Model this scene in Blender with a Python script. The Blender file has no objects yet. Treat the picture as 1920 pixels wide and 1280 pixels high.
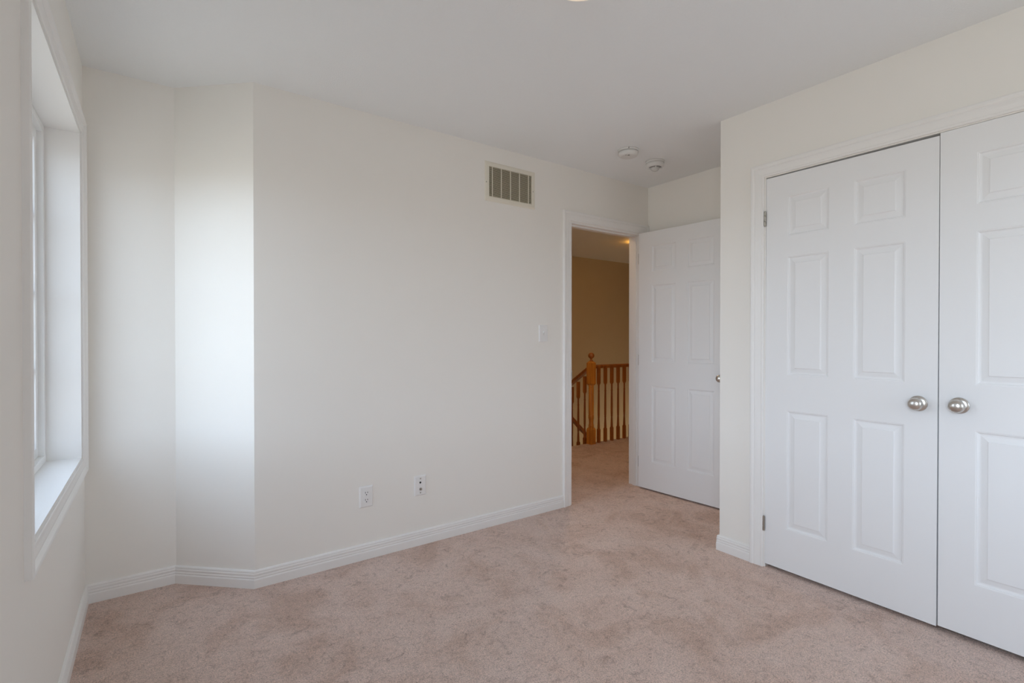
import bpy, bmesh, math, random
from mathutils import Vector, Matrix

S = bpy.context.scene
COL = S.collection
random.seed(7)

# ------------------------------------------------------------------ camera
cam_data = bpy.data.cameras.new('camera')
cam_data.sensor_width = 36.0
cam_data.lens = 934.6 / 1920 * 36
cam_data.clip_start = 0.02
cam = bpy.data.objects.new('camera', cam_data)
COL.objects.link(cam)
cam.location = (0, 0, 1.209)
cam.rotation_euler = (math.radians(90 - 0.39), 0, math.radians(-35.692))
S.camera = cam

# ------------------------------------------------------------------ daylight and exposure
W = bpy.data.worlds.new('daylight'); S.world = W
W.use_nodes = True
nt = W.node_tree; nt.nodes.clear()
w_out = nt.nodes.new('ShaderNodeOutputWorld'); w_bg = nt.nodes.new('ShaderNodeBackground')
w_tc = nt.nodes.new('ShaderNodeTexCoord'); w_sep = nt.nodes.new('ShaderNodeSeparateXYZ')
w_map = nt.nodes.new('ShaderNodeMapRange'); w_ramp = nt.nodes.new('ShaderNodeValToRGB')
w_map.inputs['From Min'].default_value = -1; w_map.inputs['From Max'].default_value = 1
els = w_ramp.color_ramp.elements
els[0].position, els[0].color = 0.0, (0.385, 0.38, 0.375, 1)      # ground below
els[1].position, els[1].color = 1.0, (0.54, 0.67, 0.92, 1)      # zenith
for pos_, col_ in ((0.485, (0.47, 0.463, 0.455, 1)), (0.525, (1.03, 1.17, 1.41, 1)), (0.66, (0.86, 1.00, 1.24, 1))):
    q = els.new(pos_); q.color = col_
nt.links.new(w_tc.outputs['Generated'], w_sep.inputs[0])
nt.links.new(w_sep.outputs['Z'], w_map.inputs['Value'])
nt.links.new(w_map.outputs[0], w_ramp.inputs[0])
# the sky straight out from the windows is the brightest part of it
w_neg = nt.nodes.new('ShaderNodeMath'); w_neg.operation = 'MULTIPLY'; w_neg.inputs[1].default_value = -1.0; w_neg.use_clamp = True
w_pow = nt.nodes.new('ShaderNodeMath'); w_pow.operation = 'POWER'; w_pow.inputs[1].default_value = 9.0
w_amp = nt.nodes.new('ShaderNodeMath'); w_amp.operation = 'MULTIPLY_ADD'; w_amp.inputs[1].default_value = 1.0; w_amp.inputs[2].default_value = 0.75
w_mul = nt.nodes.new('ShaderNodeVectorMath'); w_mul.operation = 'SCALE'
nt.links.new(w_sep.outputs['X'], w_neg.inputs[0]); nt.links.new(w_neg.outputs[0], w_pow.inputs[0]); nt.links.new(w_pow.outputs[0], w_amp.inputs[0])
nt.links.new(w_ramp.outputs[0], w_mul.inputs[0]); nt.links.new(w_amp.outputs[0], w_mul.inputs['Scale'])
nt.links.new(w_mul.outputs[0], w_bg.inputs['Color'])
w_bg.inputs['Strength'].default_value = 6.0
nt.links.new(w_bg.outputs[0], w_out.inputs['Surface'])

def portal(name, x, y, z, sy, sz):
    l = bpy.data.lights.new(name, 'AREA'); l.shape = 'RECTANGLE'; l.size = sz; l.size_y = sy
    l.cycles.is_portal = True
    o = bpy.data.objects.new(name, l); COL.objects.link(o)
    o.location = (x, y, z); o.rotation_euler = (0, math.radians(-90), 0)
    return o
portal('window_daylight_portal', -0.475, 2.30, 1.393, 1.13, 1.44)
portal('window_daylight_portal.001', -0.475, -0.285, 1.393, 1.13, 1.44)  # portal of the added second window
pr = portal('window_daylight_portal.002', 2.10, -1.566, 1.393, 1.44, 0.80)  # portal of the added rear window
pr.rotation_euler = (math.radians(90), 0, 0); pr.data.size, pr.data.size_y = 0.80, 1.44
pr = portal('added_stair_portal', 7.72, 5.05, -1.40, 0.50, 0.70)  # portal of the added stairwell window
pr.rotation_euler = (0, math.radians(90), 0)

S.view_settings.view_transform = 'Standard'
S.view_settings.look = 'None'
S.view_settings.exposure = 0.53
S.view_settings.gamma = 1
S.view_settings.use_curve_mapping = False
S.cycles.max_bounces = 14
S.cycles.diffuse_bounces = 10
S.cycles.glossy_bounces = 4
S.cycles.transparent_max_bounces = 12
S.cycles.sample_clamp_indirect = 6.0
S.cycles.use_denoising = True
S.cycles.caustics_reflective = False
S.cycles.caustics_refractive = False

# ------------------------------------------------------------------ measured plan (metres)
XL = -0.2589          # window wall
YA = 2.682            # wall with the vent and the bedroom door
X1, X2, YV = 0.3922, 0.0855, 2.9705
XC = 2.6226           # closet front
YE = 1.6165           # closet end
XS = 3.302            # wall behind the open door
CH = 2.44             # ceiling height
YR = -1.35            # rear wall behind the camera
DT = 2.052            # door opening height
C1, C0 = 1.360, -0.072   # closet opening in y
DX0, DX1 = 2.447, 3.221  # bedroom door opening in x
YH, YF = 4.13, 5.57      # hall floor edge, far hall wall

# ------------------------------------------------------------------ materials
def mat(name, color, rough=0.6, spec=0.4, metal=0.0):
    m = bpy.data.materials.new(name); m.use_nodes = True
    b = m.node_tree.nodes['Principled BSDF']
    b.inputs['Base Color'].default_value = (*color, 1)
    b.inputs['Roughness'].default_value = rough
    b.inputs['Metallic'].default_value = metal
    b.inputs['Specular IOR Level'].default_value = spec
    return m, m.node_tree, b

def noise_bump(t, b, scale, strength, dist=0.001, detail=3.0, stretch=None, rough=0.55):
    tc = t.nodes.new('ShaderNodeTexCoord')
    n = t.nodes.new('ShaderNodeTexNoise'); n.inputs['Scale'].default_value = scale
    n.inputs['Detail'].default_value = detail; n.inputs['Roughness'].default_value = rough
    src = tc.outputs['Object']
    if stretch:
        mp = t.nodes.new('ShaderNodeMapping'); mp.inputs['Scale'].default_value = stretch
        t.links.new(src, mp.inputs[0]); src = mp.outputs[0]
    t.links.new(src, n.inputs['Vector'])
    bp = t.nodes.new('ShaderNodeBump'); bp.inputs['Strength'].default_value = strength
    bp.inputs['Distance'].default_value = dist
    t.links.new(n.outputs['Fac'], bp.inputs['Height'])
    t.links.new(bp.outputs[0], b.inputs['Normal'])
    return n, bp

M = {}
M['wall'], t, b = mat('wall_paint', (0.85, 0.826, 0.782), 0.75, 0.25)
noise_bump(t, b, 420, 0.10, 0.0006)
M['hall_wall'], t, b = mat('hall_wall_paint', (0.64, 0.54, 0.38), 0.75, 0.25)
noise_bump(t, b, 420, 0.10, 0.0006)
M['ceiling'], t, b = mat('stippled_ceiling_paint', (0.84, 0.855, 0.86), 0.9, 0.1)
noise_bump(t, b, 150, 0.45, 0.003, 4.0)
M['trim'], t, b = mat('white_trim_paint', (0.835, 0.822, 0.803), 0.38, 0.45)
M['door'], t, b = mat('white_door_paint', (0.828, 0.830, 0.833), 0.45, 0.4)
noise_bump(t, b, 60, 0.12, 0.0007, 5.0, (9, 9, 0.35))
M['metal'], t, b = mat('satin_nickel', (0.60, 0.57, 0.53), 0.30, 0.5, 1.0)
M['hinge'], t, b = mat('dull_nickel', (0.42, 0.39, 0.34), 0.42, 0.5, 1.0)
M['plastic'], t, b = mat('white_plastic', (0.81, 0.80, 0.79), 0.35, 0.5)
M['detector'], t, b = mat('detector_plastic', (0.72, 0.71, 0.69), 0.5, 0.4)
M['cage'], t, b = mat('grey_sensor_grille', (0.27, 0.26, 0.25), 0.5, 0.4)
M['dark'], t, b = mat('dark_slot', (0.02, 0.02, 0.02), 0.6, 0.3)
M['vent'], t, b = mat('cream_vent_metal', (0.76, 0.72, 0.62), 0.5, 0.4)
M['vent_slat'], t, b = mat('cream_vent_slat', (0.62, 0.57, 0.45), 0.5, 0.4)
M['duct'], t, b = mat('dark_duct', (0.12, 0.10, 0.06), 0.9, 0.1)
M['gasket'], t, b = mat('dark_rubber', (0.03, 0.03, 0.03), 0.6, 0.3)
M['vinyl'], t, b = mat('white_vinyl', (0.84, 0.84, 0.83), 0.4, 0.4)

# carpet: twisted pile with scuffs and footprints
M['carpet'], t, b = mat('dusty_pink_carpet', (0.4, 0.3, 0.26), 0.97, 0.05)
tc = t.nodes.new('ShaderNodeTexCoord')
def nz(scale, detail, rough, dist=0.0):
    n = t.nodes.new('ShaderNodeTexNoise'); n.inputs['Scale'].default_value = scale
    n.inputs['Detail'].default_value = detail; n.inputs['Roughness'].default_value = rough
    n.inputs['Distortion'].default_value = dist
    t.links.new(tc.outputs['Object'], n.inputs['Vector']); return n
def ramp(src, stops):
    r = t.nodes.new('ShaderNodeValToRGB')
    els = r.color_ramp.elements
    els[0].position, els[0].color = stops[0][0], (*stops[0][1], 1)
    els[1].position, els[1].color = stops[-1][0], (*stops[-1][1], 1)
    for p_, c_ in stops[1:-1]:
        q = els.new(p_); q.color = (*c_, 1)
    t.links.new(src, r.inputs[0]); return r
def mixc(kind, fac, a, c):
    x = t.nodes.new('ShaderNodeMix'); x.data_type = 'RGBA'; x.blend_type = kind
    x.inputs[0].default_value = fac
    t.links.new(a, x.inputs[6]); t.links.new(c, x.inputs[7]); return x.outputs[2]
big = ramp(nz(3.2, 6, 0.66, 0.7).outputs['Fac'], [(0.36, (0.70, 0.505, 0.415)), (0.50, (0.80, 0.61, 0.525)), (0.66, (0.84, 0.66, 0.58))])
mid = ramp(nz(17, 5, 0.7, 1.2).outputs['Fac'], [(0.30, (0.70, 0.66, 0.64)), (0.44, (0.98, 0.98, 0.98)), (0.7, (1.06, 1.06, 1.06))])
fine = ramp(nz(210, 3, 0.7).outputs['Fac'], [(0.27, (0.50, 0.49, 0.48)), (0.5, (1.0, 1.0, 1.0)), (0.73, (1.32, 1.31, 1.30))])
c = mixc('MULTIPLY', 1.0, big.outputs[0], mid.outputs[0])
c = mixc('MULTIPLY', 1.0, c, fine.outputs[0])
tuft = ramp(nz(78, 4, 0.75, 0.9).outputs['Fac'], [(0.30, (0.73, 0.70, 0.67)), (0.48, (1.0, 1.0, 1.0)), (0.70, (1.12, 1.12, 1.12))])
c = mixc('MULTIPLY', 1.0, c, tuft.outputs[0])
t.links.new(c, b.inputs['Base Color'])
nb = nz(230, 4, 0.7)
nb2 = nz(26, 4, 0.6, 0.8)
ad = t.nodes.new('ShaderNodeMath'); ad.operation = 'MULTIPLY_ADD'; ad.inputs[1].default_value = 1.6
t.links.new(nb2.outputs['Fac'], ad.inputs[0]); t.links.new(nb.outputs['Fac'], ad.inputs[2])
bp = t.nodes.new('ShaderNodeBump'); bp.inputs['Strength'].default_value = 0.9; bp.inputs['Distance'].default_value = 0.008
t.links.new(ad.outputs[0], bp.inputs['Height']); t.links.new(bp.outputs[0], b.inputs['Normal'])
b.inputs['Sheen Weight'].default_value = 0.1
b.inputs['Sheen Roughness'].default_value = 0.6

# honey oak: same wood throughout, room light is put into the newel colour
def oak(key, dark, light):
    M[key], t, b = mat(key, light, 0.35, 0.5)
    tc = t.nodes.new('ShaderNodeTexCoord'); mp = t.nodes.new('ShaderNodeMapping'); mp.inputs['Scale'].default_value = (38, 38, 2.2)
    n = t.nodes.new('ShaderNodeTexNoise'); n.inputs['Scale'].default_value = 1.0; n.inputs['Detail'].default_value = 6; n.inputs['Distortion'].default_value = 0.6
    r = t.nodes.new('ShaderNodeValToRGB')
    r.color_ramp.elements[0].position = 0.3; r.color_ramp.elements[0].color = (*dark, 1)
    r.color_ramp.elements[1].position = 0.68; r.color_ramp.elements[1].color = (*light, 1)
    t.links.new(tc.outputs['Object'], mp.inputs[0]); t.links.new(mp.outputs[0], n.inputs['Vector'])
    t.links.new(n.outputs['Fac'], r.inputs[0]); t.links.new(r.outputs[0], b.inputs['Base Color'])
oak('oak', (0.22, 0.055, 0.007), (0.46, 0.150, 0.020))
oak('lit_oak', (0.46, 0.155, 0.016), (0.74, 0.30, 0.036))  # lightened copy of the oak, stands in for room light

# window glass: thin pane, clear straight through with a faint mirror
M['glass'] = bpy.data.materials.new('window_glass'); M['glass'].use_nodes = True
t = M['glass'].node_tree; t.nodes.clear()
o_ = t.nodes.new('ShaderNodeOutputMaterial'); mx = t.nodes.new('ShaderNodeMixShader'); lw = t.nodes.new('ShaderNodeLayerWeight'); pw = t.nodes.new('ShaderNodeMath'); fr = t.nodes.new('ShaderNodeMath')
tr = t.nodes.new('ShaderNodeBsdfTransparent'); gl = t.nodes.new('ShaderNodeBsdfGlossy')
gl.inputs['Roughness'].default_value = 0.02; lw.inputs['Blend'].default_value = 0.5
pw.operation = 'POWER'; pw.inputs[1].default_value = 5.0
fr.operation = 'MULTIPLY_ADD'; fr.inputs[1].default_value = 0.9; fr.inputs[2].default_value = 0.04
t.links.new(lw.outputs['Facing'], pw.inputs[0]); t.links.new(pw.outputs[0], fr.inputs[0])
tr.inputs['Color'].default_value = (0.95, 0.97, 0.96, 1)
t.links.new(fr.outputs[0], mx.inputs[0]); t.links.new(tr.outputs[0], mx.inputs[1]); t.links.new(gl.outputs[0], mx.inputs[2])
t.links.new(mx.outputs[0], o_.inputs[0])

# added screen that dims the daylight of the visible window
M['screen'] = bpy.data.materials.new('dimming_screen'); M['screen'].use_nodes = True
t = M['screen'].node_tree; t.nodes.clear()
o_ = t.nodes.new('ShaderNodeOutputMaterial'); mx = t.nodes.new('ShaderNodeMixShader'); mx.inputs[0].default_value = 0.48
tr = t.nodes.new('ShaderNodeBsdfTransparent'); gl = t.nodes.new('ShaderNodeBsdfDiffuse'); gl.inputs['Color'].default_value = (0.25, 0.25, 0.25, 1)
t.links.new(tr.outputs[0], mx.inputs[1]); t.links.new(gl.outputs[0], mx.inputs[2]); t.links.new(mx.outputs[0], o_.inputs[0])

# lit opal lamp glass
def lamp_mat(name, color, strength):
    m, t, b = mat(name, (0.85, 0.82, 0.76), 0.3, 0.5)
    b.inputs['Emission Color'].default_value = (*color, 1)
    b.inputs['Emission Strength'].default_value = strength
    return m
M['dome'] = lamp_mat('lit_opal_glass', (1.0, 0.74, 0.47), 0.30)
M['hall_dome'] = lamp_mat('lit_hall_glass', (1.0, 0.44, 0.06), 4.0)
M['fill_downlight'] = lamp_mat('fill_downlight_lens', (1.0, 0.70, 0.42), 200.0)  # for the unseen downlight added in the hall

# ------------------------------------------------------------------ mesh helpers
def obj(name, bm, m, parent=None, smooth=False, loc=None):
    me = bpy.data.meshes.new(name)
    bmesh.ops.recalc_face_normals(bm, faces=bm.faces[:])
    bm.to_mesh(me); bm.free()
    if isinstance(m, str): m = M[m]
    me.materials.append(m)
    if smooth:
        for p in me.polygons: p.use_smooth = True
    o = bpy.data.objects.new(name, me); COL.objects.link(o)
    if parent is not None: o.parent = parent
    if loc is not None: o.location = loc
    return o

def tag(o, label=None, cat=None, group=None, kind=None):
    if label: o['label'] = label
    if cat: o['category'] = cat
    if group: o['group'] = group
    if kind: o['kind'] = kind
    return o

def empty(name, loc=(0, 0, 0), rz=0.0):
    o = bpy.data.objects.new(name, None); COL.objects.link(o)
    o.location = loc; o.rotation_euler = (0, 0, rz); o.empty_display_size = 0.05
    return o

def box(bm, x0, x1, y0, y1, z0, z1, bev=0.0):
    r = bmesh.ops.create_cube(bm, size=1.0)
    vs = r['verts']
    for v in vs:
        v.co = Vector(((x0 + x1) / 2 + v.co.x * (x1 - x0), (y0 + y1) / 2 + v.co.y * (y1 - y0), (z0 + z1) / 2 + v.co.z * (z1 - z0)))
    if bev > 0:
        es = list({e for v in vs for e in v.link_edges})
        bmesh.ops.bevel(bm, geom=es, offset=bev, segments=2, affect='EDGES', profile=0.6)
    return bm

def boxes(*bs):
    bm = bmesh.new()
    for b_ in bs: box(bm, *b_)
    return bm

def prism(poly, z0, z1):
    bm = bmesh.new()
    a = [bm.verts.new((x, y, z0)) for x, y in poly]; c_ = [bm.verts.new((x, y, z1)) for x, y in poly]
    n_ = len(poly)
    bm.faces.new(a); bm.faces.new(list(reversed(c_)))
    for i in range(n_): bm.faces.new((a[i], a[(i + 1) % n_], c_[(i + 1) % n_], c_[i]))
    return bm

def lathe(bm, prof, seg=32, mtx=None):
    """prof: (radius, height) from bottom to top round the local z axis."""
    rings = []
    for r_, z_ in prof:
        if r_ < 1e-6: rings.append([bm.verts.new((0, 0, z_))])
        else: rings.append([bm.verts.new((r_ * math.cos(2 * math.pi * k / seg), r_ * math.sin(2 * math.pi * k / seg), z_)) for k in range(seg)])
    for a, c_ in zip(rings, rings[1:]):
        if len(a) == 1 and len(c_) == 1: continue
        for k in range(seg):
            k2 = (k + 1) % seg
            if len(a) == 1: bm.faces.new((a[0], c_[k], c_[k2]))
            elif len(c_) == 1: bm.faces.new((a[k], a[k2], c_[0]))
            else: bm.faces.new((a[k], a[k2], c_[k2], c_[k]))
    if len(rings[0]) > 1: bm.faces.new(list(reversed(rings[0])))
    if len(rings[-1]) > 1: bm.faces.new(rings[-1])
    if mtx is not None:
        bmesh.ops.transform(bm, matrix=mtx, verts=[v for r_ in rings for v in r_])
    return bm

def sweep(bm, path, N, prof, side=1, closed=False):
    """prof (a, b): a = in-plane offset from the path (to the N x direction side), b = along N. Mitred at the corners."""
    P = [Vector(p) for p in path]; N = Vector(N).normalized(); n_ = len(P)
    rings = []
    for i in range(n_):
        dp = (P[i] - P[i - 1]).normalized() if (i > 0 or closed) else None
        dn = (P[(i + 1) % n_] - P[i]).normalized() if (i < n_ - 1 or closed) else None
        if dp is None: m_ = N.cross(dn)
        elif dn is None: m_ = N.cross(dp)
        else:
            a, c_ = N.cross(dp), N.cross(dn); m_ = (a + c_) / (1 + a.dot(c_))
        rings.append([bm.verts.new(P[i] + m_ * (a_ * side) + N * b_) for a_, b_ in prof])
    k = len(prof)
    for i in range(n_ if closed else n_ - 1):
        A, B = rings[i], rings[(i + 1) % n_]
        for j in range(k): bm.faces.new((A[j], A[(j + 1) % k], B[(j + 1) % k], B[j]))
    if not closed:
        bm.faces.new(rings[0]); bm.faces.new(list(reversed(rings[-1])))
    return bm

# ------------------------------------------------------------------ room shell
def struct(name, bm, m, label=None, cat=None):
    return tag(obj(name, bm, m), label, cat, None, 'structure')

bm = boxes((-0.46, 3.40, YR - 0.22, YA, -0.12, 0), (-0.46, 0.46, YA, 3.15, -0.12, 0), (1.80, 7.60, YA, YH, -0.12, 0))
struct('floor', bm, 'carpet', 'dusty pink worn carpet covering the room and the hall', 'floor')
struct('ceiling', boxes((-0.46, 7.70, YR - 0.22, 5.70, CH, CH + 0.1)), 'ceiling', 'white finely stippled ceiling of the room', 'ceiling')

WY0, WY1, WZ0, WZ1 = 1.735, 2.866, 0.678, 2.108
R0, R1 = 1.70, 2.50                            # unseen window added to the rear wall for fill light
V0, V1 = -0.85, 0.28                         # unseen second window, added behind the camera to even out the light
XO = -0.46
struct('wall_left', boxes((XO, XL, YR - 0.22, V0, 0, CH), (XO, XL, V1, WY0, 0, CH), (XO, XL, WY1, 3.15, 0, CH),
       (XO, XL, WY0, WY1, 0, WZ0), (XO, XL, WY0, WY1, WZ1, CH), (XO, XL, V0, V1, 0, WZ0), (XO, XL, V0, V1, WZ1, CH)), 'wall',
       'off white wall that holds the deep window', 'wall')
struct('wall_alcove', boxes((XL, X2, YV, 3.15, 0, CH)), 'wall', 'narrow off white wall beside the window', 'wall')
struct('wall_angled', prism([(X2, YV), (X1, YA), (X1, YA + 0.115), (X1, 3.15), (X2, 3.15)], 0, CH), 'wall',
       'angled off white wall strip catching the window light', 'wall')
struct('wall_back', boxes((X1, DX0, YA, YA + 0.115, 0, CH), (DX0, DX1, YA, YA + 0.115, DT, CH), (DX1, 7.6, YA, YA + 0.115, 0, CH)), 'wall',
       'long off white wall with the vent and the doorway', 'wall')
struct('wall_right', boxes((XS, XS + 0.1, YR - 0.1, YA, 0, CH)), 'wall', 'off white wall behind the open door', 'wall')
struct('wall_closet', boxes((XC, XC + 0.1, C1, YE, 0, CH), (XC, XC + 0.1, C0, C1, DT, CH), (XC, XC + 0.1, YR - 0.1, C0, 0, CH)), 'wall',
       'off white wall around the closet doors', 'wall')
struct('wall_closet_end', boxes((XC + 0.1, XS, YE - 0.1, YE, 0, CH)), 'wall', 'off white end wall of the closet', 'wall')
YO = YR + XO - XL
struct('wall_rear', boxes((-0.46, R0, YO, YR, 0, CH), (R1, 3.40, YO, YR, 0, CH), (R0, R1, YO, YR, 0, WZ0), (R0, R1, YO, YR, WZ1, CH)), 'wall', 'off white wall behind the viewer', 'wall')
struct('wall_hall_far', boxes((1.8, 7.6, YF, YF + 0.1, -2.8, CH)), 'hall_wall', 'hall wall across the stairwell', 'wall')
struct('wall_hall_left', boxes((1.8, 1.9, YA + 0.115, YF, -2.8, CH)), 'hall_wall', 'hall wall at the near end of the stairs', 'wall')
struct('wall_hall_right', boxes((7.5, 7.7, YA + 0.115, 4.80, -2.8, CH), (7.5, 7.7, 5.30, YF, -2.8, CH), (7.5, 7.7, 4.80, 5.30, -2.8, -1.75), (7.5, 7.7, 4.80, 5.30, -1.05, CH)), 'hall_wall', 'hall wall at the far end of the landing', 'wall')
struct('wall_stairwell', boxes((1.9, 7.5, YH - 0.1, YH, -2.8, -0.12)), 'hall_wall', 'stairwell wall below the landing edge', 'wall')
struct('floor_lower', boxes((1.8, 7.6, YH - 0.1, YF + 0.1, -2.9, -2.8)), 'carpet', 'lower storey floor at the foot of the stairs', 'floor')

# ------------------------------------------------------------------ baseboards
BASE = [(0, 0), (0.0135, 0), (0.0140, 0.040), (0.0130, 0.0435), (0.0112, 0.0450), (0.0112, 0.0475), (0.0125, 0.0495),
        (0.0125, 0.0545), (0.0105, 0.0565), (0.0105, 0.0600), (0.0120, 0.0630), (0.0122, 0.0690), (0.0105, 0.0715),
        (0.0100, 0.0735), (0.0110, 0.0765), (0.0098, 0.0815), (0.0065, 0.0845), (0.0030, 0.0852), (0, 0.0852)]
def baseboard(name, path, side, label, parent=None):
    bm = sweep(bmesh.new(), [(x, y, 0) for x, y in path], (0, 0, 1), BASE, side)
    return struct(name, bm, 'trim', label, 'baseboard')
baseboard('baseboard_left', [(XL, YR), (XL, YV)], -1, 'white grooved baseboard under the window')
baseboard('baseboard_back', [(XL, YV), (X2, YV), (X1, YA), (DX0 - 0.055, YA)], -1, 'white grooved baseboard running round the angled corner to the doorway')
baseboard('baseboard_closet', [(XS, YE), (XC, YE), (XC, C1 + 0.068)], -1, 'short white grooved baseboard at the closet corner')
baseboard('baseboard_right', [(XS, YE), (XS, YA)], 1, 'white baseboard behind the open door')
baseboard('baseboard_rear', [(XC, YR), (XL, YR)], -1, 'white baseboard along the rear wall')

# ------------------------------------------------------------------ casings
CASE = [(0.000, 0), (0.000, 0.0085), (0.003, 0.0105), (0.009, 0.0110), (0.012, 0.0098), (0.016, 0.0105), (0.030, 0.0130),
        (0.042, 0.0140), (0.046, 0.0128), (0.050, 0.0155), (0.056, 0.0178), (0.063, 0.0182), (0.067, 0.0165), (0.0685, 0.012), (0.0685, 0)]
# closet: opening faces -x
bm = sweep(bmesh.new(), [(XC, C1 + 0.004, 0), (XC, C1 + 0.004, DT + 0.004), (XC, C0 - 0.004, DT + 0.004), (XC, C0 - 0.004, 0)], (-1, 0, 0), CASE, 1)
tr1 = struct('trim_1', bm, 'trim', 'white moulded casing round the closet doors', 'trim')
bm = boxes((XC + 0.001, XC + 0.1, C1 - 0.004, C1 + 0.003, 0, DT + 0.003), (XC + 0.001, XC + 0.1, C0 - 0.003, C0 + 0.004, 0, DT + 0.003),
           (XC + 0.001, XC + 0.1, C0 + 0.004, C1 - 0.004, DT - 0.0010, DT + 0.003))
obj('jamb', bm, 'trim', tr1)

# bedroom doorway: opening faces -y; the head runs to the corner
bm = sweep(bmesh.new(), [(DX0 - 0.005, YA, 0), (DX0 - 0.005, YA, DT + 0.005), (XS - 0.0686, YA, DT + 0.005), (XS - 0.0686, YA, 0)], (0, -1, 0), CASE, 1)
tr2 = struct('trim_2', bm, 'trim', 'white casing and jamb of the open bedroom doorway', 'trim')
JB = YA + 0.117
bm = boxes((DX0 - 0.007, DX0 + 0.012, YA + 0.0005, JB, 0, DT + 0.007), (DX1 - 0.012, XS - 0.066, YA + 0.0005, JB, 0, DT + 0.007), (DX0 + 0.012, DX1 - 0.012, YA + 0.0005, JB, DT - 0.012, DT + 0.007))
obj('jamb', bm, 'trim', tr2)
bm = boxes((DX0 + 0.012, DX0 + 0.022, YA + 0.038, YA + 0.070, 0, DT - 0.012), (DX1 - 0.022, DX1 - 0.012, YA + 0.038, YA + 0.070, 0, DT - 0.012),
           (DX0 + 0.022, DX1 - 0.022, YA + 0.038, YA + 0.070, DT - 0.022, DT - 0.012))
obj('door_stop', bm, 'trim', tr2)
bm = bmesh.new(); box(bm, DX0 + 0.0118, DX0 + 0.0135, YA - 0.004, YA + 0.030, 0.915, 0.975, 0.0004)
tag(obj('strike_plate', bm, 'hinge', tr2), 'dark metal strike plate')
bm = sweep(bmesh.new(), [(DX1 + 0.005, JB - 0.002, 0), (DX1 + 0.005, JB - 0.002, DT + 0.005), (DX0 - 0.005, JB - 0.002, DT + 0.005), (DX0 - 0.005, JB - 0.002, 0)], (0, 1, 0), CASE, 1)
obj('hall_casing', bm, 'trim', tr2)

# ------------------------------------------------------------------ six panel doors
def panel_face(bm, W_, H_, xs, zs, y, sgn, D=0.0068):
    """Front face of a moulded door in the plane y, sgn -1 faces -y. xs, zs: (start, end) of the panels."""
    xb = [0] + [v for p in xs for v in p] + [W_]; zb = [0] + [v for p in zs for v in p] + [H_]
    loops = [(0.0, 0.0), (0.0025, 0.0012), (0.005, 0.0014), (0.0085, 0.0058), (0.0125, D), (0.0165, D), (0.033, 0.0036), (0.0365, 0.0022), (0.038, 0.0004)]
    for i in range(len(xb) - 1):
        for j in range(len(zb) - 1):
            x0, x1, z0, z1 = xb[i], xb[i + 1], zb[j], zb[j + 1]
            if i % 2 == 1 and j % 2 == 1:
                prev = None
                for off, dep in loops:
                    yy = y - sgn * dep
                    ring = [bm.verts.new(v) for v in ((x0 + off, yy, z0 + off), (x1 - off, yy, z0 + off), (x1 - off, yy, z1 - off), (x0 + off, yy, z1 - off))]
                    if prev:
                        for k in range(4): bm.faces.new((prev[k], prev[(k + 1) % 4], ring[(k + 1) % 4], ring[k]))
                    prev = ring
                bm.faces.new(prev)
            else:
                bm.faces.new([bm.verts.new(v) for v in ((x0, y, z0), (x1, y, z0), (x1, y, z1), (x0, y, z1))])

def door_bm(W_, H_, T_, xs, zs):
    """x 0..W from the hinge, y 0 front .. T back, z 0..H."""
    bm = bmesh.new()
    panel_face(bm, W_, H_, xs, zs, 0, -1); panel_face(bm, W_, H_, xs, zs, T_, 1)
    for q in (((0, 0, 0), (0, T_, 0), (0, T_, H_), (0, 0, H_)), ((W_, 0, 0), (W_, T_, 0), (W_, T_, H_), (W_, 0, H_)),
              ((0, 0, 0), (W_, 0, 0), (W_, T_, 0), (0, T_, 0)), ((0, 0, H_), (W_, 0, H_), (W_, T_, H_), (0, T_, H_))):
        bm.faces.new([bm.verts.new(v) for v in q])
    bmesh.ops.remove_doubles(bm, verts=bm.verts[:], dist=1e-5)
    return bm

ZP = [(0.212, 0.820), (1.001, 1.606), (1.710, 1.915)]
KNOB = [(0.0115, 0.0), (0.0105, 0.010), (0.0105, 0.016), (0.0150, 0.021), (0.0215, 0.026), (0.0255, 0.033), (0.0268, 0.040), (0.0255, 0.047),
        (0.0220, 0.053), (0.0165, 0.057), (0.0095, 0.0595), (0.0, 0.0604)]
ROSE = [(0.0325, 0.0), (0.0325, 0.002), (0.0300, 0.0045), (0.0230, 0.0075), (0.0150, 0.0092), (0.0, 0.0095)]

def knob_on(door, x, y, z, out):
    """a knob and its rose on a door; out = +-1: which way it sticks out along local y"""
    m_ = Matrix.Translation((x, y, z)) @ Matrix.Rotation(math.radians(90 if out < 0 else -90), 4, 'X')
    k = obj('door_knob', lathe(bmesh.new(), KNOB, 40, m_), 'metal', door, True)
    tag(k, 'satin nickel round knob')
    obj('knob_rose', lathe(bmesh.new(), ROSE, 40, m_), 'metal', k, True)
    return k

def hinge_on(door, x, y, z, h=0.076, r_=0.0058):
    bm = bmesh.new()
    for a, c_ in ((0, 0.30), (0.315, 0.685), (0.70, 1.0)):
        lathe(bm, [(r_ * 0.9, z - h / 2 + h * a), (r_, z - h / 2 + h * a + 0.001), (r_, z - h / 2 + h * c_ - 0.001), (r_ * 0.9, z - h / 2 + h * c_)], 14, Matrix.Translation((x, y, 0)))
    lathe(bm, [(r_ * 0.6, z + h / 2), (r_ * 0.75, z + h / 2 + 0.002), (0, z + h / 2 + 0.004)], 14, Matrix.Translation((x, y, 0)))
    box(bm, x - 0.0085, x + 0.0005, y + 0.001, y + 0.003, z - h / 2, z + h / 2)
    tag(obj('hinge', bm, 'hinge', door), 'worn metal butt hinge')

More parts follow.
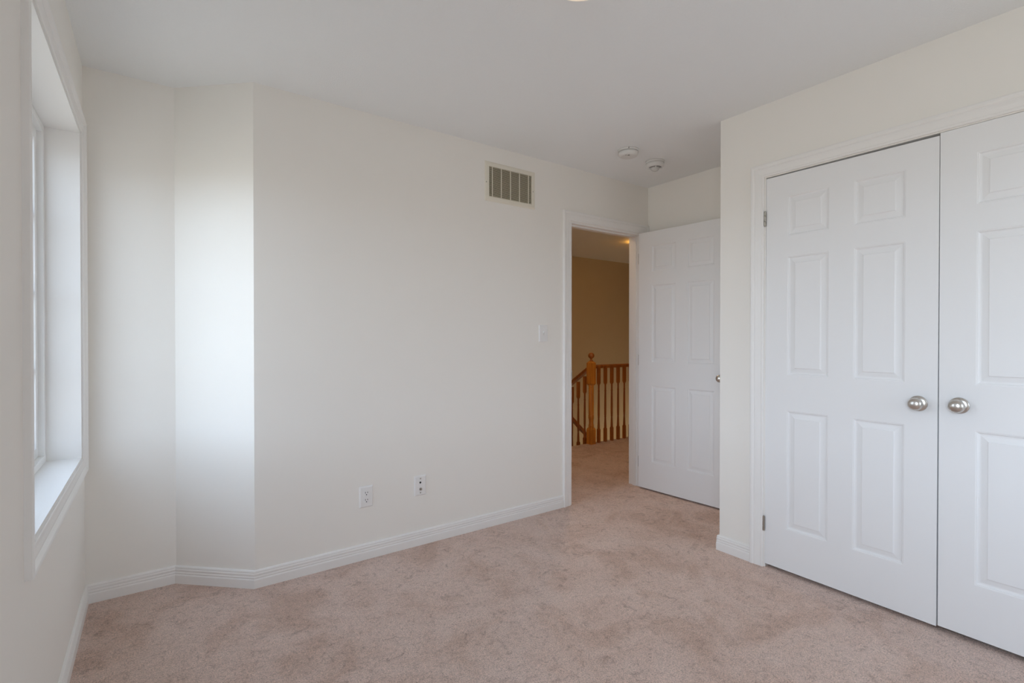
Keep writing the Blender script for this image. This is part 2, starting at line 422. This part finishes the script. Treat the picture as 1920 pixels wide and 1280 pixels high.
# closet doors: local x runs towards -y, local y towards +x
W_ = 0.7115
bm = door_bm(W_, 2.026, 0.035, [(0.108, 0.300), (0.405, 0.599)], ZP)
for v_ in bm.verts:                                  # the leaf is trimmed low at its free top corner
    if v_.co.z > 2.0: v_.co.z -= 0.0042 * v_.co.x / W_
d1 = obj('door_1', bm, 'door'); d1.location = (XC + 0.001, C1 - 0.0032, 0.019); d1.rotation_euler = (0, math.radians(0.085), math.radians(-90))
tag(d1, 'closed white six panel closet door hinged beside the wall corner', 'door', None, 'structure')
knob_on(d1, W_ - 0.064, 0.0, 0.915, -1)
for z in (1.817, 0.211): hinge_on(d1, -0.0045, -0.0055, z)
bm = door_bm(W_, 2.026, 0.035, [(0.1125, 0.3065), (0.4115, 0.6035)], ZP)
d2 = obj('door_2', bm, 'door')
# hinged at the far end: local x runs from the meeting edge towards the hinge
d2.location = (XC + 0.001, C1 - 0.0045 - W_ - 0.0042, 0.0235); d2.rotation_euler = (0, 0, math.radians(-90))
tag(d2, 'closed white six panel closet door cut off by the picture edge', 'door', None, 'structure')
knob_on(d2, 0.064, 0.0, 0.915, -1)
for z in (1.817, 0.211): hinge_on(d2, W_ + 0.0045, -0.0055, z)

# bedroom door, opened 94 degrees against the side wall; its hall face looks into the room
DW = 0.762
bm = door_bm(DW, 2.035, 0.035, [(0.122, 0.3355), (0.4295, 0.643)], [(0.214, 0.822), (1.006, 1.614), (1.716, 1.925)])
d3 = obj('door_3', bm, 'door')
ang = math.radians(-90 + 4.0)
d3.rotation_euler = (0, 0, ang)
d3.location = (3.1745, 2.6685, 0.013)
tag(d3, 'white six panel bedroom door standing open against the side wall', 'door', None, 'structure')
knob_on(d3, DW - 0.060, 0.0, 0.915, -1)
knob_on(d3, DW - 0.060, 0.035, 0.915, 1)
for z in (1.835, 1.02, 0.20): hinge_on(d3, -0.004, 0.012, z, 0.085, 0.0055)

# ------------------------------------------------------------------ windows (jamb lined, casement with a grille)
WCASE = [(0.000, 0), (0.000, 0.0060), (0.003, 0.0078), (0.008, 0.0082), (0.011, 0.0068), (0.016, 0.0072), (0.030, 0.0098),
         (0.036, 0.0100), (0.039, 0.0088), (0.043, 0.0130), (0.049, 0.0175), (0.056, 0.0190), (0.060, 0.0182), (0.062, 0.015), (0.062, 0)]
def window(name, w_, panes, label, mtx, h_=WZ1 - WZ0, screen=False):
    """local frame: x into the room, y along the wall, z up; the room face of the wall is x = 0, the opening starts at y = 0, z = 0"""
    y0, y1, z0, z1 = 0.0, w_, 0.0, h_
    w = tag(empty(name), label, 'window', None, 'structure'); w.matrix_world = mtx
    xo = XO - XL
    def part(nm, bm, m, par=w): return obj(nm, bm, m, par)
    part('casing', sweep(bmesh.new(), [(0, y0, z0), (0, y1, z0), (0, y1, z1), (0, y0, z1)], (1, 0, 0), WCASE, -1, True), 'trim')
    xb = -0.113
    t_ = 0.010
    part('jamb_lining', boxes((xo, 0.001, y0 - 0.001, y0 + t_, z0, z1), (xo, 0.001, y1 - t_, y1 + 0.001, z0, z1), (xo, 0.001, y0 + t_, y1 - t_, z1 - t_, z1 + 0.001)), 'trim')
    part('sill', boxes((xo, 0.001, y0 + t_, y1 - t_, z0 - 0.001, z0 + t_)), 'trim')
    def ring(a0, a1, c0, c1, wid, xa, xc):
        bm = bmesh.new()
        box(bm, xa, xc, a0, a0 + wid, c0, c1, 0.002); box(bm, xa, xc, a1 - wid, a1, c0, c1, 0.002)
        box(bm, xa, xc, a0 + wid - 0.002, a1 - wid + 0.002, c0, c0 + wid, 0.002); box(bm, xa, xc, a0 + wid - 0.002, a1 - wid + 0.002, c1 - wid, c1, 0.002)
        return bm
    part('window_frame', ring(y0 + t_, y1 - t_, z0 + t_, z1 - t_, 0.030, xb - 0.06, xb), 'vinyl')
    f0, f1 = y0 + t_ + 0.030, y1 - t_ - 0.030
    for k in range(panes):
        a0 = f0 + (f1 - f0) * k / panes + (0.002 if k else 0); a1 = f0 + (f1 - f0) * (k + 1) / panes - (0.002 if k < panes - 1 else 0)
        c0, c1 = z0 + t_ + 0.030, z1 - t_ - 0.030
        sash = part('sash', ring(a0, a1, c0, c1, 0.040, xb - 0.055, xb - 0.020), 'vinyl')
        i = 0.040
        part('gasket', ring(a0 + i - 0.001, a1 - i + 0.001, c0 + i - 0.001, c1 - i + 0.001, 0.006, xb - 0.042, xb - 0.030), 'gasket', sash)
        part('glass', boxes((xb - 0.040, xb - 0.036, a0 + i, a1 - i, c0 + i, c1 - i)), 'glass', sash)
        g = bmesh.new()
        for q in (1, 2):
            yy = a0 + i + (a1 - a0 - 2 * i) * q / 3
            box(g, xb - 0.0355, xb - 0.0300, yy - 0.009, yy + 0.009, c0 + i, c1 - i)
        for q in range(1, 4):
            zz = c0 + i + (c1 - c0 - 2 * i) * q / 4
            box(g, xb - 0.0356, xb - 0.0301, a0 + i, a1 - i, zz - 0.009, zz + 0.009)
        part('grille', g, 'vinyl', sash)
        if screen:
            n_ = bmesh.new(); n_.faces.new([n_.verts.new(q) for q in ((xb - 0.027, a0 + i, c0 + i), (xb - 0.027, a1 - i, c0 + i), (xb - 0.027, a1 - i, c1 - i), (xb - 0.027, a0 + i, c1 - i))])
            part('dimming_screen', n_, 'screen', sash)  # added to cut the light on the walls nearby
    ym = (y0 + y1) / 2
    hb = bmesh.new()
    box(hb, xb - 0.020, xb + 0.010, ym - 0.05, ym + 0.05, z0 + t_ + 0.002, z0 + t_ + 0.020, 0.003)
    box(hb, xb + 0.004, xb + 0.012, ym - 0.01, ym + 0.08, z0 + t_ + 0.020, z0 + t_ + 0.032, 0.003)
    part('crank_handle', hb, 'vinyl')
    return w
window('window_1', WY1 - WY0, 1, 'deep white framed window with daylight at the picture edge', Matrix.Translation((XL, WY0, WZ0)), screen=True)
window('added_window_2', V1 - V0, 1, 'added unseen white framed window of the window wall, fill daylight behind the viewer', Matrix.Translation((XL, V0, WZ0)))  # added out of view for more even daylight
window('added_window_4', R1 - R0, 1, 'added unseen white framed window in the rear wall, fill daylight behind the viewer', Matrix.Translation((R1, YR, WZ0)) @ Matrix.Rotation(math.radians(90), 4, 'Z'))  # added out of view as fill light from the rear
window('added_window_3', 0.50, 1, 'added unseen white window brightening the stairwell below the landing', Matrix.Translation((7.5, 5.30, -1.75)) @ Matrix.Rotation(math.radians(180), 4, 'Z'), 0.70)  # added out of view to brighten the wall behind the balusters

# ------------------------------------------------------------------ return air vent
vx0, vx1, vz0, vz1 = 1.712, 2.108, 2.086, 2.337
ix0, ix1, iz0, iz1 = 1.744, 2.086, 2.117, 2.308
v = tag(empty('air_vent', ((vx0 + vx1) / 2, YA, (vz0 + vz1) / 2)),
        'cream louvred air vent high on the wall left of the doorway', 'vent')
inv = Matrix.Translation((-(vx0 + vx1) / 2, -YA, -(vz0 + vz1) / 2))
bm = sweep(bmesh.new(), [(ix0, YA, iz0), (ix0, YA, iz1), (ix1, YA, iz1), (ix1, YA, iz0)], (0, -1, 0),
           [(0, 0), (0, 0.005), (0.003, 0.0075), (0.022, 0.0065), (0.029, 0.003), (0.031, 0.0)], 1, True)
bm.transform(inv); obj('frame', bm, 'vent', v)
bm = boxes((ix0 - 0.004, ix1 + 0.004, YA - 0.0012, YA - 0.0004, iz0 - 0.004, iz1 + 0.004)); bm.transform(inv); obj('backing', bm, 'duct', v)
bm = bmesh.new()
ns = 24; pit = (iz1 - iz0) / ns
for k in range(ns):
    zc = iz0 + pit * (k + 0.5)
    q = [bm.verts.new(c_) for c_ in ((ix0, YA - 0.0055, zc - pit * 0.30), (ix1, YA - 0.0055, zc - pit * 0.30), (ix1, YA - 0.0018, zc + pit * 0.30), (ix0, YA - 0.0018, zc + pit * 0.30),
                                   (ix0, YA - 0.0047, zc - pit * 0.36), (ix1, YA - 0.0047, zc - pit * 0.36), (ix1, YA - 0.0014, zc + pit * 0.22), (ix0, YA - 0.0014, zc + pit * 0.22))]
    for f in ((0, 1, 2, 3), (7, 6, 5, 4), (0, 4, 5, 1), (3, 2, 6, 7), (0, 3, 7, 4), (1, 5, 6, 2)): bm.faces.new([q[i] for i in f])
bm.transform(inv); obj('louvres', bm, 'vent_slat', v)
for xx in (1.768, 1.838, 1.911, 1.985, 2.060):
    bm = boxes((xx - 0.0022, xx + 0.0022, YA - 0.0066, YA - 0.001, iz0, iz1)); bm.transform(inv); obj('mullion', bm, 'vent', v)
for xx in (vx0 + 0.010, vx1 - 0.010):
    bm = lathe(bmesh.new(), [(0.0036, 0.003), (0.0036, 0.0075), (0.002, 0.009), (0, 0.0092)], 12,
               Matrix.Translation((xx, YA, (vz0 + vz1) / 2 - 0.008)) @ Matrix.Rotation(math.radians(90), 4, 'X'))
    bm.transform(inv); obj('screw', bm, 'hinge', v)

# ------------------------------------------------------------------ wall plates
def plate(name, x, z, label, cat, w=0.076, h=0.117):
    o = tag(empty(name, (x, YA, z)), label, cat)
    bm = bmesh.new()
    loops = [(0.0, 0.0), (0.0006, 0.0022), (0.0025, 0.0042), (0.0055, 0.0056), (0.0085, 0.0062)]
    prev = None
    for off, d in loops:
        a, c_ = w / 2 - off, h / 2 - off
        ring = [bm.verts.new(q) for q in ((-a, -d, -c_), (a, -d, -c_), (a, -d, c_), (-a, -d, c_))]
        if prev:
            for k in range(4): bm.faces.new((prev[k], prev[(k + 1) % 4], ring[(k + 1) % 4], ring[k]))
        prev = ring
    bm.faces.new(prev)
    obj('cover_plate', bm, 'plastic', o)
    return o
def screw(o, z, m='plastic', r_=0.0034):
    bm = lathe(bmesh.new(), [(r_, 0.0055), (r_, 0.0068), (r_ * 0.6, 0.0076), (0, 0.0078)], 14, Matrix.Translation((0, 0, z)) @ Matrix.Rotation(math.radians(90), 4, 'X'))
    return obj('screw', bm, m, o, True)

# light switch
sw = plate('light_switch', 2.192, 1.241, 'white toggle light switch beside the doorway', 'light switch', 0.078, 0.118)
bm = boxes((-0.0052, 0.0052, -0.0068, -0.0058, -0.012, 0.012)); obj('toggle_slot', bm, 'detector', sw)
bm = bmesh.new(); box(bm, -0.004, 0.004, -0.016, -0.004, -0.004, 0.005, 0.0015)
bm.transform(Matrix.Translation((0, 0, 0.003)) @ Matrix.Rotation(math.radians(-25), 4, 'X')); obj('toggle', bm, 'plastic', sw)
screw(sw, 0.030); screw(sw, -0.030)

# duplex outlet
ou = plate('wall_outlet', 0.941, 0.341, 'white duplex power outlet low on the wall nearer the angled corner', 'outlet')
for dz in (0.0195, -0.0195):
    bm = bmesh.new()
    lathe(bm, [(0.0165, 0.0060), (0.0165, 0.0075), (0.0155, 0.0082), (0, 0.0082)], 28, Matrix.Rotation(math.radians(90), 4, 'X'))
    for vv in bm.verts: vv.co.z = max(-0.0135, min(0.0135, vv.co.z))
    f_ = obj('receptacle', bm, 'plastic', ou, loc=(0, 0, dz))
    for nm, bx in (('slot', (-0.0074, -0.0048, -0.0086, -0.0079, -0.0005, 0.0085)), ('slot', (0.0048, 0.0074, -0.0086, -0.0079, 0.0005, 0.0078))):
        obj(nm, boxes(bx), 'dark', f_)
    obj('ground_hole', lathe(bmesh.new(), [(0.0029, 0.0078), (0.0029, 0.0086), (0, 0.0086)], 14, Matrix.Translation((0, 0, -0.0075)) @ Matrix.Rotation(math.radians(90), 4, 'X')), 'dark', f_)
screw(ou, 0.0)

# jack plate
jp = plate('jack_plate', 1.263, 0.3465, 'white jack plate with two dark sockets, further along the wall than the power outlet', 'wall plate')
screw(jp, 0.041, 'hinge', 0.004); screw(jp, -0.041, 'hinge', 0.004)
bm = bmesh.new(); lathe(bm, [(0.0062, 0.0055), (0.0062, 0.0075), (0.0035, 0.0082), (0, 0.0082)], 6, Matrix.Translation((-0.001, 0, 0.0185)) @ Matrix.Rotation(math.radians(90), 4, 'X'))
tag(obj('socket', bm, 'dark', jp), 'dark telephone socket')
bm = bmesh.new(); lathe(bm, [(0.0078, 0.0055), (0.0078, 0.009), (0.0050, 0.0095), (0.0046, 0.0165), (0.0025, 0.0166), (0.0, 0.015)], 16, Matrix.Translation((0.0015, 0, -0.020)) @ Matrix.Rotation(math.radians(90), 4, 'X'))
tag(obj('coax_connector', bm, 'hinge', jp), 'threaded grey coaxial connector')

# ------------------------------------------------------------------ ceiling devices
def ceil_dev(name, x, y, label, cat):
    return tag(empty(name, (x, y, CH)), label, cat)
sd = ceil_dev('smoke_detector', 2.530, 2.216, 'flat round white smoke detector on the ceiling, farther from the closet', 'smoke detector')
obj('mounting_base', lathe(bmesh.new(), [(0.060, -0.012), (0.066, -0.0115), (0.068, 0.0)], 48), 'detector', sd, True)
obj('housing', lathe(bmesh.new(), [(0, -0.043), (0.044, -0.043), (0.0555, -0.040), (0.0605, -0.034), (0.0625, -0.016), (0.060, -0.0145), (0.030, -0.012)], 48), 'detector', sd, True)
obj('test_button', lathe(bmesh.new(), [(0, -0.0455), (0.007, -0.045), (0.0085, -0.0425)], 20, Matrix.Translation((-0.022, -0.024, 0))), 'cage', sd, True)
obj('indicator_hole', lathe(bmesh.new(), [(0, -0.0440), (0.0045, -0.0437), (0.0048, -0.0425)], 16, Matrix.Translation((-0.038, -0.014, 0))), 'cage', sd, True)
obj('side_tab', boxes((-0.050, -0.045, -0.049, -0.044, -0.011, -0.003)), 'cage', sd)

cd = ceil_dev('domed_alarm', 2.846, 2.250, 'round white ceiling alarm with a protruding domed sensor, nearer the closet', 'alarm')
obj('mounting_base', lathe(bmesh.new(), [(0.056, -0.012), (0.064, -0.0115), (0.066, 0.0)], 48), 'detector', cd, True)
obj('housing', lathe(bmesh.new(), [(0.030, -0.040), (0.047, -0.042), (0.056, -0.038), (0.0605, -0.030), (0.061, -0.014), (0.050, -0.0115)], 48), 'detector', cd, True)
obj('sensor_chamber', lathe(bmesh.new(), [(0, -0.046), (0.040, -0.045), (0.0445, -0.0405), (0.030, -0.038)], 40), 'cage', cd, True)
M['lens'], _t, _b = mat('pale_lens', (0.62, 0.61, 0.59), 0.15, 0.6)
obj('sensor_dome', lathe(bmesh.new(), [(0, -0.068), (0.010, -0.067), (0.019, -0.063), (0.026, -0.056), (0.029, -0.046), (0.029, -0.044)], 32), 'lens', cd, True)
for k in range(4):
    a = math.radians(45 + 90 * k)
    bm = bmesh.new(); box(bm, 0.027, 0.047, -0.003, 0.003, -0.052, -0.043, 0.001)
    bm.transform(Matrix.Rotation(a, 4, 'Z')); obj('cage_rib', bm, 'detector', cd)

# flush ceiling lamp, only its lower rim in view
cl = ceil_dev('ceiling_lamp', 1.118, 1.172, 'warm lit opal dome ceiling lamp at the top edge of the picture', 'lamp')
obj('lamp_base', lathe(bmesh.new(), [(0.110, -0.022), (0.118, -0.020), (0.120, 0.0)], 48), 'trim', cl, True)
obj('glass_shade', lathe(bmesh.new(), [(0.142 * math.sin(a), -0.025 - 0.085 * math.cos(a)) for a in [math.pi / 2 * k / 16 for k in range(17)]] + [(0.138, -0.018), (0.112, -0.016)], 56), 'dome', cl, True)
# hall lamp, just behind the door jamb
hl = ceil_dev('hall_ceiling_lamp', 5.035, 4.20, 'glowing hall ceiling lamp half hidden behind the doorway jamb', 'lamp')
obj('lamp_base', lathe(bmesh.new(), [(0.10, -0.022), (0.108, -0.020), (0.110, 0.0)], 40), 'trim', hl, True)
obj('glass_shade', lathe(bmesh.new(), [(0.14 * math.sin(a), -0.025 - 0.075 * math.cos(a)) for a in [math.pi / 2 * k / 12 for k in range(13)]] + [(0.136, -0.018), (0.102, -0.016)], 48), 'hall_dome', hl, True)

h2 = ceil_dev('added_downlight', 3.10, 3.30, 'added unseen round downlight brightening the hall just beyond the bedroom doorway', 'lamp')  # unseen light, added to brighten the hall carpet
obj('trim_ring', lathe(bmesh.new(), [(0.052, -0.006), (0.075, -0.004), (0.078, 0.0)], 40), 'trim', h2, True)
obj('lens', lathe(bmesh.new(), [(0, -0.0075), (0.046, -0.0072), (0.050, -0.0062)], 32), 'fill_downlight', h2, True)

# unseen lamp added below the landing edge to brighten the far stairwell wall
wl = tag(empty('added_stair_lamp', (6.0, YH, -0.95)), 'added unseen lamp brightening the stairwell from below the landing edge', 'lamp')
bm = bmesh.new(); box(bm, -0.11, 0.11, 0.001, 0.020, -0.07, 0.07, 0.004); obj('back_plate', bm, 'trim', wl)
M['stair_fill'] = lamp_mat('stair_fill_glass', (1.0, 0.86, 0.60), 40.0)  # glow of the added stairwell lamp
obj('glass_shade', lathe(bmesh.new(), [(0, -0.075), (0.030, -0.070), (0.055, -0.05), (0.068, 0.0), (0.075, 0.06), (0.066, 0.06), (0.0, 0.02)], 32, Matrix.Translation((0, 0.098, 0))), 'stair_fill', wl, True)
bm = bmesh.new(); box(bm, -0.012, 0.012, 0.015, 0.06, -0.05, -0.03, 0.002); obj('bracket', bm, 'hinge', wl)

# ------------------------------------------------------------------ staircase and railings in the hall
NX, NY = 4.056, 4.095
def square(bm, s0, s1, z0, z1, x=0, y=0):
    a = [bm.verts.new((x + i * s0 / 2, y + j * s0 / 2, z0)) for i, j in ((-1, -1), (1, -1), (1, 1), (-1, 1))]
    c_ = [bm.verts.new((x + i * s1 / 2, y + j * s1 / 2, z1)) for i, j in ((-1, -1), (1, -1), (1, 1), (-1, 1))]
    bm.faces.new(a); bm.faces.new(list(reversed(c_)))
    for k in range(4): bm.faces.new((a[k], a[(k + 1) % 4], c_[(k + 1) % 4], c_[k]))
def baluster_bm(h=0.868, drop=0.0):
    """square top block, turned waist, vase and square foot; drop lengthens the foot"""
    bm = bmesh.new()
    square(bm, 0.031, 0.031, -drop, 0.150); square(bm, 0.031, 0.022, 0.150, 0.162)
    lathe(bm, [(0.0150, 0.158), (0.0140, 0.190), (0.0125, 0.225), (0.0108, 0.260), (0.0095, 0.285), (0.0118, 0.290), (0.0122, 0.298), (0.0100, 0.304),
               (0.0122, 0.310), (0.0128, 0.330), (0.0132, 0.40), (0.0118, 0.52), (0.0104, 0.585), (0.0122, 0.590), (0.0122, 0.600), (0.0102, 0.606), (0.0104, 0.650), (0.0115, 0.672)], 16)
    square(bm, 0.020, 0.031, 0.670, 0.690); square(bm, 0.031, 0.031, 0.690, h)
    return bm
RAILP = [(-0.028, 0.0), (-0.028, 0.014), (-0.032, 0.020), (-0.032, 0.028), (-0.024, 0.037), (0.0, 0.041), (0.024, 0.037), (0.032, 0.028), (0.032, 0.020), (0.028, 0.014), (0.028, 0.0)]
lr = tag(empty('landing_railing', (NX, NY, 0)), 'honey oak railing with a ball topped newel post along the hall landing', 'railing')
bm = bmesh.new()
square(bm, 0.074, 0.074, 0, 0.165); square(bm, 0.074, 0.056, 0.165, 0.185)
lathe(bm, [(0.031, 0.183), (0.032, 0.198), (0.028, 0.202), (0.0315, 0.208), (0.0315, 0.216), (0.0275, 0.222), (0.0250, 0.245), (0.0270, 0.270), (0.0285, 0.288), (0.0320, 0.294),
           (0.0320, 0.305), (0.0285, 0.309), (0.0320, 0.314), (0.0320, 0.326), (0.0285, 0.331), (0.0295, 0.345), (0.0300, 0.45), (0.0295, 0.560), (0.0280, 0.564), (0.0280, 0.570), (0.0295, 0.574),
           (0.0295, 0.640), (0.0275, 0.646), (0.0310, 0.654), (0.0310, 0.664), (0.0285, 0.676)], 28)
square(bm, 0.056, 0.074, 0.672, 0.690); square(bm, 0.074, 0.074, 0.690, 0.925); square(bm, 0.074, 0.036, 0.925, 0.946)
nw = tag(obj('newel_post', bm, 'lit_oak', lr), 'oak newel post, lightened for the room light on it')
obj('ball_finial', lathe(bmesh.new(), [(0.020, 0.944), (0.022, 0.950), (0.014, 0.958), (0.012, 0.966)] +
    [(0.036 * math.sin(a), 1.009 - 0.036 * math.cos(a)) for a in [math.radians(22 + 158 * k / 12) for k in range(13)]], 28), 'oak', nw, True)
obj('handrail', sweep(bmesh.new(), [(0.037, 0, 0.862), (3.40, 0, 0.862)], (0, 0, 1), RAILP, 1), 'oak', lr)
nb_ = 0
first = obj('baluster', baluster_bm(), 'oak', lr, loc=(0.121, 0, 0))
for k in range(1, 30):
    c_ = first.copy(); COL.objects.link(c_); c_.parent = lr; c_.location = (0.121 + 0.1085 * k, 0, 0)

# sloped railing going down the first flight (+y)
SL = math.tan(math.radians(33))
sr = tag(empty('stair_railing', (NX, NY + 0.04, 0)), 'honey oak railing sloping down the stairs beyond the newel post', 'railing')
obj('handrail', sweep(bmesh.new(), [(0, 0.0, 0.838), (0, 0.86, 0.838 - 0.86 * SL)], Vector((0, SL, 1)), RAILP, 1), 'oak', sr)
fb = None
for k in range(7):
    yy = 0.065 + 0.108 * k
    if fb is None:
        fb = obj('baluster', baluster_bm(0.868, 0.12), 'oak', sr, loc=(0, yy, -yy * SL - 0.06))
    else:
        c_ = fb.copy(); COL.objects.link(c_); c_.parent = sr; c_.location = (0, yy, -yy * SL - 0.06)
bm = sweep(bmesh.new(), [(0, 0.0, -0.24), (0, 0.86, -0.24 - 0.86 * SL)], Vector((0, SL, 1)), [(-0.02, -0.1), (-0.02, 0.10), (0.02, 0.10), (0.02, -0.1)], 1)
obj('stringer', bm, 'trim', sr)

# the steps themselves
bm = bmesh.new()
for k in range(5):
    z = -0.19 * (k + 1); y = YH + 0.235 * k
    box(bm, 3.12, NX - 0.03, y, y + 0.26, z - 0.19, z)
st = struct('stairs', bm, 'carpet', 'carpeted stairs going down from the landing', 'stairs')
bm = bmesh.new()
for k in range(9):
    z = -1.14 - 0.19 * k; x = NX - 0.03 + 0.25 * k
    box(bm, x, x + 0.27, YH + 0.62, YF, max(-2.8, z - 0.19), z)
struct('stairs_lower', bm, 'carpet', 'lower carpeted flight of stairs', 'stairs')
# handrail of the lower flight, descending towards +x
SL2 = 0.93
lo = tag(empty('lower_stair_railing', (4.30, 4.86, 0)), 'dark oak handrail of the lower flight seen between the balusters', 'railing')
obj('handrail', sweep(bmesh.new(), [(-0.10, 0, 0.37), (1.9, 0, 0.37 - 2.0 * SL2)], Vector((SL2, 0, 1)), RAILP, 1), 'oak', lo)
lb = obj('newel_post', bmesh.new(), 'oak', lo)
bm = bmesh.new(); square(bm, 0.074, 0.074, -1.12, 0.50, -0.12, 0); bm.to_mesh(lb.data); bm.free()
